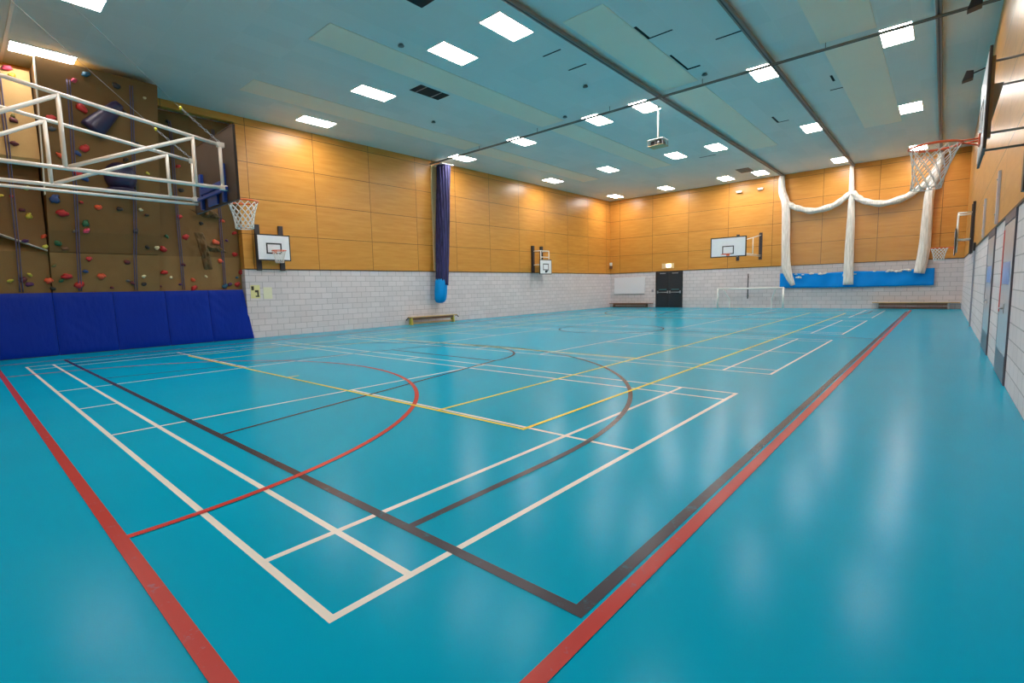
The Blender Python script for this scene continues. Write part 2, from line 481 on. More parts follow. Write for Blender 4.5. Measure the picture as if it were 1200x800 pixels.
# ------------------------------------------------------------------ ceiling fittings
LX = [(1.05, 'in the row nearest the climbing wall'), (8.25, 'in the row before the curtain track'), (15.44, 'in the row crossed by the curtain track'),
      (22.6, 'in the row beyond the projector'), (29.85, 'in the row along the far wall')]
LY = [(14.55, 'beside the left wall'), (11.07, 'second from the left wall'), (7.55, 'third from the left wall'),
      (5.74, 'just left of the leftmost rail'), (2.12, 'just left of the middle rail'), (-0.85, 'between middle and right rails')]
light0 = None
for x, rx in LX:
    for y, ry in LY:
        lab = 'ceiling light %s, %s' % (rx, ry)
        if light0 is None:
            light0 = thing('ceiling_light', lab, 'ceiling light', (x, y, H - 0.02), 0, 'recessed ceiling lights')
            b = MB()
            for lo, hi in (((-0.62, -0.32, 0), (0.62, -0.30, 0.02)), ((-0.62, 0.30, 0), (0.62, 0.32, 0.02)), ((-0.62, -0.30, 0), (-0.60, 0.30, 0.02)), ((0.60, -0.30, 0), (0.62, 0.30, 0.02))):
                b.box(lo, hi)
            b.build('light_frame', M['white'], light0, local=True)
            b = MB(); b.box((-0.60, -0.30, 0.004), (0.60, 0.30, 0.02)); b.build('diffuser', M['lamp'], light0, local=True)
        else: dup(light0, (x, y, H - 0.02), 0, lab)
def raft(x0, x1, y0, y1, lab):
    b = MB(); b.box((x0, y0, H - 0.016), (x1, y1, H - 0.0), 0.004)
    tag(b.build('ceiling_panel', M['raft'], None, origin=((x0 + x1) / 2, (y0 + y1) / 2, H - 0.016)), lab, 'ceiling panel', 'pale acoustic ceiling panels')
for x0, x1, xl in ((5.28, 14.6, 'on the near side of the curtain track'), (14.95, 24.25, 'on the far side of the curtain track')):
    for y0, y1, yl in ((12.55, 13.55, 'nearest the left timber wall'), (8.42, 9.42, 'second from the left timber wall'), (3.68, 4.72, 'right of the leftmost long rail'), (-0.52, 0.62, 'between the middle and right long rails')):
        if x0 < 10 and y0 < 5: 
            if y0 > 0: x0b = 9.0
            else: x0b = 10.5
        else: x0b = x0
        raft(x0b, x1, y0, y1, 'long pale ceiling panel %s, %s' % (xl, yl))
# dark slits where ceiling tiles have lifted
b = MB()
for x0, y0, x1, y1 in ((10.42, 3.64, 11.16, 3.62), (11.16, 3.62, 11.16, 3.07), (12.42, 2.45, 12.41, 1.89), (12.44, 3.62, 13.61, 3.61), (13.61, 3.61, 13.63, 3.3), (10.05, 6.01, 10.05, 5.5), (11.23, 6.0, 11.24, 5.48), (18.53, 0.93, 18.53, 0.60), (17.2, 0.75, 17.7, 0.75), (20.0, 2.93, 20.81, 2.92), (20.84, 2.92, 20.84, 2.6), (23.9, 6.9, 23.9, 6.2)):
    w = 0.03 if x0 > 13 else 0.022
    b.box((min(x0, x1) - w, min(y0, y1) - w, H - 0.006), (max(x0, x1) + w, max(y0, y1) + w, H + 0.001))
struct('tile_gap', b, M['gap'], CEIL)
for x, y, lab in ((7.01, 8.1, 'round grey detector on the ceiling near the big dark vent'), (14.26, 3.37, 'round detector on the ceiling right of the rail crossing'), (14.27, 8.17, 'round detector on the ceiling just before the curtain track'), (12.48, 6.24, 'small round detector on the ceiling beside the leftmost long rail'), (11.23, 11.73, 'small round detector on the ceiling near the left timber wall')):
    b = MB(); b.disc((0, 0, -0.05), 0.075, 0.02); b.disc((0, 0, -0.03), 0.055, 0.03)
    b.bm.transform(Matrix.Translation((x, y, H))); tag(b.build('smoke_detector', M['disc'], None, origin=(x, y, H - 0.05)), lab, 'smoke detector', 'ceiling smoke detectors')
def vent(x0, x1, y0, y1, lab, m, bars):
    t = thing('ceiling_vent', lab, 'vent', ((x0 + x1) / 2, (y0 + y1) / 2, H - 0.012), 0)
    b = MB(); b.box((x0, y0, H - 0.008), (x1, y1, H)); b.build('vent_opening', m, t)
    for k in bars:
        b = MB(); xx = x0 + (x1 - x0) * k; b.box((xx - 0.018, y0, H - 0.014), (xx + 0.018, y1, H - 0.008)); b.build('vent_bar', M['grey'], t)
vent(8.88, 10.03, 9.6, 10.14, 'black open ceiling vent with two pale bars', M['vent'], (0.2, 0.72))
vent(5.2, 6.36, 5.98, 6.53, 'dark ceiling vent at the top edge of the photo', M['vent'], (0.5,))
vent(27.95, 29.1, 5.85, 6.5, 'grey ceiling vent close to the far end wall', M['ventgrey'], (0.25, 0.5, 0.75))
# hanging curtain tracks
def rail(name, lo, hi, lab, cat='curtain rail', gr=None):
    t = thing(name, lab, cat, ((lo[0] + hi[0]) / 2, (lo[1] + hi[1]) / 2, lo[2]), 0, gr)
    b = MB(); b.box(lo, hi, 0.01); b.build('channel', M['rail'], t)
    ax = 0 if hi[0] - lo[0] > hi[1] - lo[1] else 1
    g = MB(); l2, h2 = list(lo), list(hi); m = 1 - ax; c = (lo[m] + hi[m]) / 2
    l2[m], h2[m] = c - 0.015, c + 0.015; l2[2], h2[2] = lo[2] - 0.004, lo[2] + 0.01
    g.box(l2, h2); g.build('slot', M['black'], t)
    n = int((hi[ax] - lo[ax]) / 3.0)
    for k in range(n + 1):
        hb = MB()
        p = [c, c]; p[ax] = lo[ax] + 0.1 + (hi[ax] - lo[ax] - 0.2) * k / n
        hb.tube((p[0], p[1], hi[2] - 0.01), (p[0], p[1], H), 0.01, 6)
        hb.build('hanger', M['rail'], t)
ZR = 7.40
for y, lab in ((4.93, 'leftmost of the three long grey ceiling rails running to the far wall'), (1.74, 'middle of the three long grey ceiling rails running to the far wall'), (-1.63, 'rightmost of the three long grey ceiling rails, above the near hoop')):
    rail('net_rail', (0.5, y - 0.06, ZR), (XB - 0.03, y + 0.06, ZR + 0.09), lab, 'curtain rail', 'long net rails')
rail('curtain_track', (14.56, YR + 0.05, ZR - 0.07), (14.64, YL - 0.03, ZR - 0.015), 'grey ceiling track running across the hall width with the navy curtain')

# ------------------------------------------------------------------ projector
px, py = 15.86, 5.45
t = thing('projector', 'ceiling projector in a caged bracket on a white drop pole', 'projector', (px, py, 6.15), 0)
b = MB(); b.tube((px, py, 6.44), (px, py, H), 0.03, 12); b.disc((px, py, H - 0.02), 0.11, 0.02); b.build('pole', M['steel_white'], t)
b = MB(); b.box((px - 0.24, py - 0.27, 6.42), (px + 0.24, py + 0.27, 6.45), 0.008); b.build('top_plate', M['white'], t)
b = MB(); b.box((px - 0.24, py - 0.27, 6.22), (px + 0.24, py + 0.27, 6.245), 0.008); b.build('base_plate', M['woodlight'], t)
for sx in (-1, 1):
    for sy in (-1, 0, 1):
        b = MB(); b.box((px + sx * 0.22 - 0.01, py + sy * 0.25 - 0.01, 6.245), (px + sx * 0.22 + 0.01, py + sy * 0.25 + 0.01, 6.42)); b.build('cage_bar', M['grey'], t)
b = MB(); b.box((px - 0.18, py - 0.2, 6.25), (px + 0.18, py + 0.2, 6.385), 0.02)
pb = b.build('projector_body', M['black'], t)
b = MB(); b.path([(px - 0.18, py - 0.1, 6.32), (px - 0.21, py - 0.1, 6.32)], 0.05, 14); b.build('lens', M['metal'], pb)

# ------------------------------------------------------------------ loudspeakers on the right wall
for i, (x, y, z, lab) in enumerate(((13.1, -2.2, 6.85, 'black wedge speaker at the top edge, right of the curtain track'), (17.7, -2.22, 6.78, 'black wedge speaker on an arm above the near right hoop'))):
    t = thing('wall_speaker', lab, 'speaker', (x, y, z - 0.2), 0, 'black wall speakers')
    b = MB(); b.prism([(y + 0.12, z - 0.13), (y - 0.1, z - 0.09), (y - 0.1, z + 0.1), (y + 0.04, z + 0.12)], 0, x - 0.13, x + 0.13, bev=0.01); b.build('cabinet', M['black'], t)
    b = MB(); b.tube((x, y - 0.09, z + 0.05), (x, YR + 0.014, z + 0.16), 0.018, 8); b.box((x - 0.06, YR + 0.013, z + 0.06), (x + 0.06, YR + 0.03, z + 0.26)); b.build('bracket', M['black'], t)

# ------------------------------------------------------------------ basketball hoops (local +Y points out of the wall)
def circ(cx, cy, z, r, n=28): return [(cx + r * math.cos(2 * PI * k / n), cy + r * math.sin(2 * PI * k / n), z) for k in range(n)]
def ring_and_net(root, cx, cy, z, yb, net_h=0.42, cord=0.006, r1=0.62, net=True, sway=(0, 0)):
    b = MB(); b.path(circ(cx, cy, z, 0.232), 0.014, 8, closed=True)
    b.box((cx - 0.08, yb, z - 0.07), (cx + 0.08, yb + 0.015, z + 0.05), 0.004)
    for q in (-1, 1): b.tube((cx + q * 0.06, yb + 0.01, z), (cx + q * 0.1, cy - 0.205, z), 0.009, 6)
    b.path([(cx, yb + 0.01, z - 0.06), (cx, (yb + cy - 0.2) / 2, z - 0.03), (cx, cy - 0.225, z - 0.005)], 0.009, 6)
    rg = b.build('ring', M['orange'], root, local=True); rg['label'] = 'orange ring with bracket'
    if net:
        b = MB(); n = 12; L = 7
        def P(k, j):
            t = j / L; r = 0.225 * (1 - t) + 0.225 * r1 * t - 0.02 * math.sin(PI * t)
            a = 2 * PI * k / n
            return (cx + r * math.cos(a) + sway[0] * t, cy + r * math.sin(a) + sway[1] * t, z - 0.015 - net_h * t)
        for k in range(n):
            for s in (-1, 1):
                b.path([P(k + s * j * 0.5, j) for j in range(L + 1)], cord, 4)
        b.path([P(k, L) for k in range(n)], cord, 4, closed=True)
        b.build('net', M['net'], rg, local=True)
def backboard(root, cx, y0, z0, w, h, back=None, thick=0.03, bw=0.04, tw=0.45, th=0.34, tz=0.12, tm=0.03):
    b = MB(); b.box((cx - w / 2, y0, z0), (cx + w / 2, y0 + thick, z0 + h), 0.004)
    if back is M['boardback']:
        for q in ((cx - w / 2 - 0.012, z0 - 0.012, cx - w / 2, z0 + h + 0.012), (cx + w / 2, z0 - 0.012, cx + w / 2 + 0.012, z0 + h + 0.012), (cx - w / 2, z0 - 0.012, cx + w / 2, z0), (cx - w / 2, z0 + h, cx + w / 2, z0 + h + 0.012)):
            b.box((q[0], y0 - 0.004, q[1]), (q[2], y0 + thick + 0.004, q[3]), m=M['black'])
        for q in ((cx - w / 2, z0, cx - w / 2 + bw, z0 + h), (cx + w / 2 - bw, z0, cx + w / 2, z0 + h), (cx - w / 2 + bw, z0, cx + w / 2 - bw, z0 + bw), (cx - w / 2 + bw, z0 + h - bw, cx + w / 2 - bw, z0 + h)):
            b.box((q[0], y0 + thick, q[1]), (q[2], y0 + thick + 0.003, q[3]), m=M['black'])
    bd = b.build('backboard', back or M['dark_steel'], root, local=True)
    y = y0 + thick
    b = MB(); b.box((cx - w / 2 + bw, y, z0 + bw), (cx + w / 2 - bw, y + 0.004, z0 + h - bw)); b.build('board_face', M['boardface'], bd, local=True)
    b = MB(); y2 = y + 0.004
    for lo, hi in (((cx - tw / 2, z0 + tz), (cx - tw / 2 + tm, z0 + tz + th)), ((cx + tw / 2 - tm, z0 + tz), (cx + tw / 2, z0 + tz + th)),
                   ((cx - tw / 2 + tm, z0 + tz), (cx + tw / 2 - tm, z0 + tz + tm)), ((cx - tw / 2 + tm, z0 + tz + th - tm), (cx + tw / 2 - tm, z0 + tz + th))):
        b.box((lo[0], y2, lo[1]), (hi[0], y2 + 0.003, hi[1]))
    b.build('target_square', M['black'], bd, local=True)
    return bd

def truss_hoop(x, y, rotz, label, near):
    root = thing('basketball_hoop', label, 'basketball hoop', (x, y, 0.0), rotz, 'main court hoops')
    ZB = 3.11
    zt = lambda Y: 4.27 - (4.27 - 3.73) * Y / 3.82
    R = 0.026
    for s in (-1, 1):
        fx = s * 0.62; b = MB()
        b.tube((fx, 0.02, zt(0)), (fx, 3.82, zt(3.82)), R, 8)
        b.tube((fx, 0.02, ZB), (fx, 3.84, ZB), R, 8)
        if s < 0: b.tube((fx, 0.02, ZB - 0.075), (fx, 3.84, ZB - 0.075), R * 0.8, 8)
        for Y in (3.80, 3.44, 1.99, 0.55) if near else (3.80, 1.6): b.tube((fx, Y, ZB), (fx, Y, zt(Y)), R, 8)
        for ya, yb in ((3.44, 2.02), (1.99, 0.58)) if near else (): b.tube((fx, ya, zt(ya) - 0.02), (fx, yb, ZB + 0.02), R, 8)
        for Z in (ZB, zt(3.8)): b.box((fx - 0.034, 3.76, Z - 0.035), (fx + 0.034, 3.86, Z + 0.035), 0.006)
        b.build('side_frame', M['steel_white'], root, local=True)
        if not near: continue
        b = MB(); E0 = Vector((fx, 3.78, zt(3.8) + 0.05)); E1 = Vector((fx, 3.32, 4.14)); E2 = Vector((fx, 0.04, 6.95))
        for k in range(13):
            c = E0.lerp(E1, k / 12); d = (E1 - E0).normalized() * 0.028
            u = Vector((1, 0, 0)) if k % 2 else d.normalized().cross(Vector((1, 0, 0))); u.normalize()
            ring = [c + d * math.cos(a) + u * 0.014 * math.sin(a) for a in [2 * PI * q / 10 for q in range(10)]]
            b.path(ring, 0.005, 5, closed=True)
        b.build('stay_chain', M['metal'], root, local=True)
        b = MB(); b.tube(E1, E2, 0.0035, 5); b.build('stay_cable', M['grey'], root, local=True)
        b = MB(); b.sphere(E1, 0.024, 1, (0.7, 1, 1.3)); b.build('cable_clip', M['clip'], root, local=True)['label'] = 'yellow cable clip'
    for q in (-0.62, 0.62):
        b = MB(); b.box((q - 0.09, 0.0, 2.85), (q + 0.09, 0.03, 4.42), 0.006); b.build('upright', M['dark_steel'], root, local=True)
    b = MB()
    for q in (-0.48, 0.48): b.box((q - 0.04, 3.84, 2.93), (q + 0.04, 3.89, 3.5), 0.006)
    b.box((-0.48, 3.83, 3.16), (0.48, 3.885, 3.25), 0.006); b.box((-0.66, 3.82, 3.08), (0.66, 3.86, 3.13), 0.006)
    b.box((-0.2, 3.85, 2.94), (0.2, 3.885, 3.08), 0.006)
    b.build('board_mount', M['blueframe'], root, local=True)['label'] = 'blue steel board mount'
    backboard(root, 0, 3.89, 2.925, 1.8, 1.05, M['boardback'], 0.03, 0.045, 0.59, 0.45, 0.14, 0.05)
    ring_and_net(root, 0, 4.32, 3.05, 3.925, 0.42, 0.007, net=near)
    return root
truss_hoop(XF + 0.012, 6.65, -PI / 2, 'basketball hoop on a long white steel truss in front of the climbing wall', True)
truss_hoop(XB - 0.012, 6.65, PI / 2, 'basketball hoop with a white board on the far end wall, left of the white nets', False)

def practice_hoop(x, wy, rotz, label, zb, w, h, yo, frame, ring_z, up=(2.37, 3.97), net_h=0.4, tiltnet=(0, 0), bars=False, cord=0.006):
    root = thing('practice_hoop', label, 'basketball hoop', (x, wy, 0.0), rotz, 'wall mounted practice hoops')
    for q in (-0.42, 0.42):
        b = MB(); b.box((q - 0.085, 0.0, up[0]), (q + 0.085, 0.14 if frame and not ring_z else 0.07, up[1]), 0.006); b.build('upright', M['dark_steel'], root, local=True)
    if frame:
        b = MB(); z0, z1 = frame
        for q in (-0.40, 0.40):
            b.tube((q, 0.05, z1), (q, yo - 0.03, z1), 0.024, 8); b.tube((q, 0.05, z0), (q, yo - 0.03, z0), 0.024, 8)
            b.tube((q, yo - 0.03, min(z0, zb + 0.1)), (q, yo - 0.03, z1), 0.026, 8)
        for Z in (z1, z0 + (z1 - z0) * 0.55): b.tube((-0.40, yo - 0.03, Z), (0.40, yo - 0.03, Z), 0.022, 8)
        b.build('fold_out_frame', M['steel_white'], root, local=True)['label'] = 'white tubular frame'
    elif bars:
        b = MB()
        for q in (-0.5, 0.45):
            b = MB()
            for Z in (zb + 0.17, zb + 0.88): b.tube((q, 0.03, Z), (q, yo, Z), 0.013, 8)
            b.box((q - 0.03, yo - 0.03, zb + 0.12), (q + 0.03, yo - 0.002, zb + 0.93), 0.004); b.build('bracket_arm', M['grey'], root, local=True)
        b = MB(); b.prism([(yo - 0.005, zb + 0.15), (yo - 0.005, zb + 0.7), (yo - 0.11, zb + 0.7)], 0, -0.34, -0.31); b.build('gusset', plain('pale_blue_steel', (150, 168, 186), 0.4), root, local=True)['label'] = 'pale blue gusset plate'
    else:
        b = MB()
        for Z in (zb + 0.12, zb + h - 0.12):
            for q in (-0.42, 0.42): b.box((q - 0.03, 0.05, Z - 0.03), (q + 0.03, yo, Z + 0.03), 0.004)
        b.build('bracket_arm', M['dark_steel'], root, local=True)
    backboard(root, 0, yo, zb, w, h, M['black'], 0.025, 0.045, 0.55, 0.38, 0.24, 0.05)
    if ring_z: ring_and_net(root, 0, yo + 0.03 + 0.375, ring_z, yo + 0.03, net_h, cord, sway=tiltnet)
    else:
        b = MB(); b.prism([(yo + 0.03, zb + 0.1), (yo + 0.03, zb + 0.22), (yo + 0.16, zb + 0.22)], 0, -0.07, 0.07); b.build('ring_bracket', M['black'], root, local=True)
    return root
practice_hoop(6.86, YL - 0.011, PI, 'practice hoop with a white board on two dark uprights, beside the climbing wall', 2.70, 1.2, 0.92, 0.34, None, 3.03)
practice_hoop(22.66, YL - 0.011, PI, 'practice hoop with a small low board under a white frame, beyond the navy curtain', 2.3, 1.18, 0.86, 0.66, (2.86, 3.66), None, (2.42, 3.97))
practice_hoop(6.88, YR + 0.013, 0, 'near right practice hoop, its orange ring and net hanging high in the foreground', 2.8, 1.3, 1.0, 0.42, None, 3.02, (2.45, 3.9), 0.46, (0.0, 0.06), True, 0.0055)
practice_hoop(22.66, YR + 0.013, 0, 'far right practice hoop on a white fold out frame near the far corner', 2.26, 1.18, 0.88, 0.43, (2.78, 3.66), 2.55, (2.3, 4.0), 0.42, (0, 0), False, 0.009)

# ------------------------------------------------------------------ climbing wall in the bay
def yat(prof, z):
    for (za, ya), (zb, yb) in zip(prof, prof[1:]):
        if zb <= z <= za: return ya + (yb - ya) * (za - z) / max(1e-6, za - zb)
    return prof[-1][1]
BK = BAYY - 0.01
PL1 = [(7.27, 15.3), (5.05, 15.1)]; PL2 = [(4.98, 15.65), (2.85, 15.65)]; PL3 = [(2.8, 15.83), (1.4, 16.07), (0, 16.12)]
PM = [(7.38, 14.38), (5.2, 14.9), (4.23, 15.18), (3.35, 15.46), (2.8, 15.70), (1.4, 16.07), (0, 16.12)]
PR = [(7.30, 16.15), (0, 16.15)]
cl = thing('climbing_wall', 'left climbing wall section with two stepped overhanging panels', 'climbing wall', (-0.5, BK, 0), 0, 'climbing wall sections')
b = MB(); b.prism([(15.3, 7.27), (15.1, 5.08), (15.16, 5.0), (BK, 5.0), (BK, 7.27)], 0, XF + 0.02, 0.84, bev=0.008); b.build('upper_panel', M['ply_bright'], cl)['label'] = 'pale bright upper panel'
b = MB(); b.prism([(XF + 0.02, 4.99), (0.84, 4.99), (0.84, 2.85), (XF + 0.02, 4.05)], 1, 15.65, BK, bev=0.006); b.build('lower_panel', M['climb'], cl)
b = MB(); b.prism([(XF + 0.02, 4.045), (0.84, 2.845), (0.84, 2.825), (XF + 0.02, 4.025)], 1, 15.645, BK - 0.02); b.build('lip_highlight', M['board_edge'], cl)['label'] = 'pale strip for the light along the slanted lip'  # pale strip paints the highlight under the lower panel
b = MB(); b.prism([(16.12, 4.97), (16.10, 3.2), (15.83, 2.8), (16.07, 1.4), (16.12, 0.0), (BK, 0.0), (BK, 4.97)], 0, XF + 0.02, 0.86); b.build('base_panel', M['climb_low'], cl)['label'] = 'lower panel toned lighter for the light it catches'
cm = thing('climbing_wall', 'tall overhanging middle climbing wall section with dark purple volumes', 'climbing wall', (2.1, BK, 0), 0, 'climbing wall sections')
b = MB(); b.prism([(y, z) for z, y in PM[:5]] + [(BK, 2.8), (BK, 7.38)], 0, 0.88, 3.40, bev=0.006); b.build('upper_panel', M['climb'], cm)
b = MB(); b.prism([(y - 0.004, z) for z, y in PM[:3]] + [(15.34, 4.23), (15.06, 5.2), (14.54, 7.38)], 0, 0.855, 0.879); b.build('edge_board', M['board_edge'], cm)['label'] = 'white edge'  # white strip down the left side of the overhang
b = MB(); b.prism([(15.71, 2.79), (16.07, 1.4), (16.12, 0.0), (BK, 0.0), (BK, 2.79)], 0, 0.88, 3.41); b.build('base_panel', M['climb_low'], cm)['label'] = 'lower panel toned lighter for the light it catches'
cr = thing('climbing_wall', 'right climbing wall section with rock shaped relief, beside the timber wall', 'climbing wall', (4.6, BK, 0), 0, 'climbing wall sections')
def rface(u, v):
    x, z = 3.42 + (BAY - 0.02 - 3.42) * u, 7.29 * v
    d = 0.0
    for cx, cz, rx, rz, a in ((4.75, 3.05, 0.42, 0.75, 0.16), (4.95, 4.25, 0.55, 0.22, 0.18), (4.2, 6.2, 0.8, 0.8, 0.08)):
        q = math.exp(-(((x - cx) / rx) ** 2 + ((z - cz) / rz) ** 2) * 1.2)
        d += a * q * (0.6 + 0.9 * abs(noise.noise(Vector((x * 3.5, z * 3.5, 2.0)))))
    return (x, 16.14 - d, z)
b = MB(); b.grid(lambda u, v: rface(u, v * 0.386), 40, 36); b.build('base_panel', M['climb_low'], cr)['label'] = 'lower panel toned lighter for the light it catches'
b = MB(); b.grid(lambda u, v: rface(u, 0.386 + v * 0.614), 40, 56); b.box((3.425, 16.15, 0.0), (BAY - 0.025, BK, 7.28)); b.build('main_panel', M['climb'], cr)
b = MB()
def crag(u, v, cx, cz, rx, rz, k):
    x, z = cx + (u - 0.5) * 2 * rx + k * (v - 0.5) * rx, cz + (v - 0.5) * 2 * rz
    e = max(0.0, 1 - ((u - 0.5) * 2) ** 2) * max(0.0, 1 - ((v - 0.5) * 2) ** 2)
    n = abs(noise.noise(Vector((x * 6.0, z * 6.0, 5.0)))) + 0.5 * abs(noise.noise(Vector((x * 14.0, z * 14.0, 1.0))))
    return (x, rface((x - 3.42) / 2.51, z / 7.29)[1] + 0.012 - (e ** 0.5) * (0.05 + 0.22 * n), z)
b.grid(lambda u, v: crag(u, v, 4.98, 4.22, 0.36, 0.13, -1.2), 24, 16)
b.grid(lambda u, v: crag(u, v, 4.78, 3.0, 0.15, 0.62, -1.5), 16, 28)
b.grid(lambda u, v: crag(u, v, 5.1, 3.1, 0.3, 0.12, -1.2), 16, 14)
b.build('rock_feature', M['rock'], cr)['label'] = 'dark rock shaped relief'
# dark purple volumes bolted to the middle section
b = MB(); A0 = Vector((1.86, 14.62, 5.9)); A1 = Vector((2.5, 14.5, 6.68))
b.path([A0, A0.lerp(A1, 0.08), A1.lerp(A0, 0.1), A1], [0.26, 0.27, 0.15, 0.11], 18); b.build('log_volume', M['volume'], cm)['label'] = 'dark purple tapered log shaped volume'
b = MB(); b.sphere((2.47, 14.98, 4.86), 0.40, 3, (0.95, 0.8, 1.0)); b.disc((2.47, 14.98, 4.44), 0.34, 0.09); b.build('dome_volume', M['volume'], cm)['label'] = 'dark purple dome volume'
for q in (cl, cm, cr): q['kind'] = 'thing'
HOLDS = [
    ('L1', 0.43, 15.29, 7.23, 'pink', 0.17),
    ('L1', 0.51, 15.28, 7.08, 'yellow', 0.1),
    ('L1', 0.43, 15.18, 5.96, 'maroon', 0.13),
    ('L1', 0.43, 15.19, 6.07, 'olive', 0.08),
    ('L1', 0.38, 15.13, 5.39, 'maroon', 0.15),
    ('L2', 0.43, 15.65, 4.54, 'maroon', 0.1),
    ('L2', 0.57, 15.65, 4.42, 'yellow', 0.1),
    ('L2', 0.43, 15.65, 3.85, 'maroon', 0.1),
    ('L2', 0.55, 15.65, 3.71, 'yellow', 0.12),
    ('L2', 0.41, 15.65, 3.06, 'purple', 0.13),
    ('L2', 0.79, 15.65, 3.2, 'orange', 0.12),
    ('L2', 0.8, 15.65, 2.93, 'yellow', 0.09),
    ('L2', 0.07, 15.65, 4.17, 'yellow', 0.08),
    ('L2', 0.26, 15.65, 4.17, 'red', 0.06),
    ('M', 1.58, 14.49, 7.01, 'pink', 0.13),
    ('M', 1.83, 14.43, 7.23, 'teal', 0.16),
    ('M', 2.46, 14.46, 7.12, 'dark', 0.13),
    ('M', 1.71, 14.62, 6.41, 'red', 0.2),
    ('M', 1.09, 14.71, 6.04, 'red', 0.15),
    ('M', 1.08, 14.76, 5.8, 'grey', 0.15),
    ('M', 1.21, 14.9, 5.2, 'orange', 0.14),
    ('M', 1.72, 14.84, 5.46, 'red', 0.16),
    ('M', 1.57, 14.88, 5.31, 'blue', 0.12),
    ('M', 2.59, 14.6, 6.49, 'dark', 0.12),
    ('M', 2.85, 14.77, 5.77, 'dark', 0.14),
    ('M', 2.6, 14.87, 5.33, 'dark', 0.13),
    ('M', 1.55, 15.01, 4.83, 'red', 0.14),
    ('M', 1.68, 15.05, 4.72, 'blue', 0.15),
    ('M', 1.05, 15.24, 4.14, 'blue', 0.18),
    ('M', 1.17, 15.37, 3.8, 'red', 0.24),
    ('M', 1.59, 15.25, 4.11, 'red', 0.08),
    ('M', 1.95, 15.28, 4.02, 'orange', 0.12),
    ('M', 2.43, 15.28, 4.02, 'dark', 0.12),
    ('M', 1.66, 15.46, 3.58, 'green', 0.14),
    ('M', 1.66, 15.54, 3.38, 'pink', 0.16),
    ('M', 1.42, 15.54, 3.36, 'grey', 0.1),
    ('M', 1.06, 15.86, 3.03, 'green', 0.12),
    ('M', 1.2, 15.98, 2.9, 'brown', 0.12),
    ('M', 2.8, 15.51, 3.45, 'dark', 0.12),
    ('M', 2.92, 15.27, 4.05, 'cream', 0.11),
    ('M', 3.07, 15.32, 3.92, 'dark', 0.1),
    ('M', 3.09, 14.49, 6.98, 'cream', 0.06),
    ('M', 3.11, 14.95, 5.05, 'yellow', 0.08),
    ('M', 1.71, 16.08, 2.64, 'red', 0.11),
    ('M', 0.94, 16.09, 2.44, 'olive', 0.1),
    ('M', 1.61, 16.09, 2.3, 'blue', 0.11),
    ('M', 2.59, 16.08, 2.57, 'maroon', 0.11),
    ('M', 3.09, 15.86, 3.02, 'dark', 0.1),
    ('M', 3.34, 15.88, 3.01, 'cream', 0.1),
    ('L3', 0.06, 16.12, 2.04, 'yellow', 0.12),
    ('L3', 0.46, 16.12, 2.2, 'yellow', 0.1),
    ('L3', 0.31, 16.12, 2.07, 'maroon', 0.13),
    ('L3', 0.43, 16.12, 1.95, 'purple', 0.13),
    ('M', 0.82, 16.09, 2.04, 'orange', 0.14),
    ('M', 1.07, 16.09, 2.04, 'green', 0.12),
    ('M', 1.2, 16.09, 2.16, 'red', 0.2),
    ('M', 1.46, 16.09, 1.92, 'red', 0.17),
    ('M', 0.89, 16.09, 1.83, 'dark', 0.1),
    ('M', 1.97, 16.09, 2.16, 'orange', 0.15),
    ('M', 2.59, 16.09, 2.03, 'grey', 0.1),
    ('M', 2.71, 16.09, 1.96, 'maroon', 0.13),
    ('M', 2.99, 16.09, 1.93, 'dark', 0.1),
    ('M', 2.2, 16.09, 1.83, 'maroon', 0.08),
    ('M', 2.99, 16.09, 2.16, 'cream', 0.09),
    ('R', 3.25, 16.15, 2.19, 'orange', 0.15),
    ('R', 3.6, 16.15, 2.3, 'red', 0.17),
    ('R', 3.63, 16.15, 3.02, 'red', 0.15),
    ('R', 3.76, 16.15, 3.42, 'green', 0.1),
    ('R', 4.29, 16.15, 3.43, 'red', 0.15),
    ('R', 4.14, 16.15, 2.55, 'maroon', 0.14),
    ('R', 4.41, 16.15, 1.8, 'red', 0.18),
    ('R', 4.4, 16.15, 2.06, 'orange', 0.1),
    ('R', 5.17, 16.15, 3.31, 'orange', 0.18),
    ('R', 5.28, 16.15, 2.69, 'orange', 0.13),
    ('R', 5.53, 16.15, 3.39, 'purple', 0.1),
    ('R', 5.8, 16.15, 3.66, 'red', 0.14),
    ('R', 5.77, 16.15, 2.93, 'red', 0.13),
    ('R', 5.44, 16.15, 4.04, 'orange', 0.12),
    ('R', 5.92, 16.15, 2.32, 'red', 0.13),
    ('R', 5.77, 16.15, 2.14, 'teal', 0.1),
    ('R', 5.53, 16.15, 1.91, 'purple', 0.13),
    ('R', 5.78, 16.15, 1.9, 'red', 0.14),
    ('R', 5.36, 16.15, 1.85, 'teal', 0.16),
    ('R', 4.17, 16.15, 4.07, 'red', 0.12),
    ('R', 3.66, 16.15, 5.68, 'yellow', 0.12),
    ('R', 4.24, 16.15, 5.64, 'red', 0.13),
    ('R', 4.28, 16.15, 4.91, 'dark', 0.12),
    ('R', 4.79, 16.15, 2.17, 'cream', 0.08),
    ('R', 3.78, 16.15, 2.14, 'cream', 0.08),
    ('R', 4.02, 16.15, 1.92, 'purple', 0.1),
    ('R', 3.45, 16.15, 1.87, 'maroon', 0.1),
    ('R', 4.3, 16.15, 6.42, 'brown', 0.12),
    ('R', 4.06, 16.15, 6.96, 'dark', 0.1),
    ('R', 4.77, 16.15, 3.9, 'dark', 0.1)
]
SEC = {'L1': cl, 'L2': cl, 'L3': cl, 'M': cm, 'R': cr}
PROFS = {'L1': PL1, 'L2': PL2, 'L3': PL3, 'M': PM, 'R': PR}
hm = {}
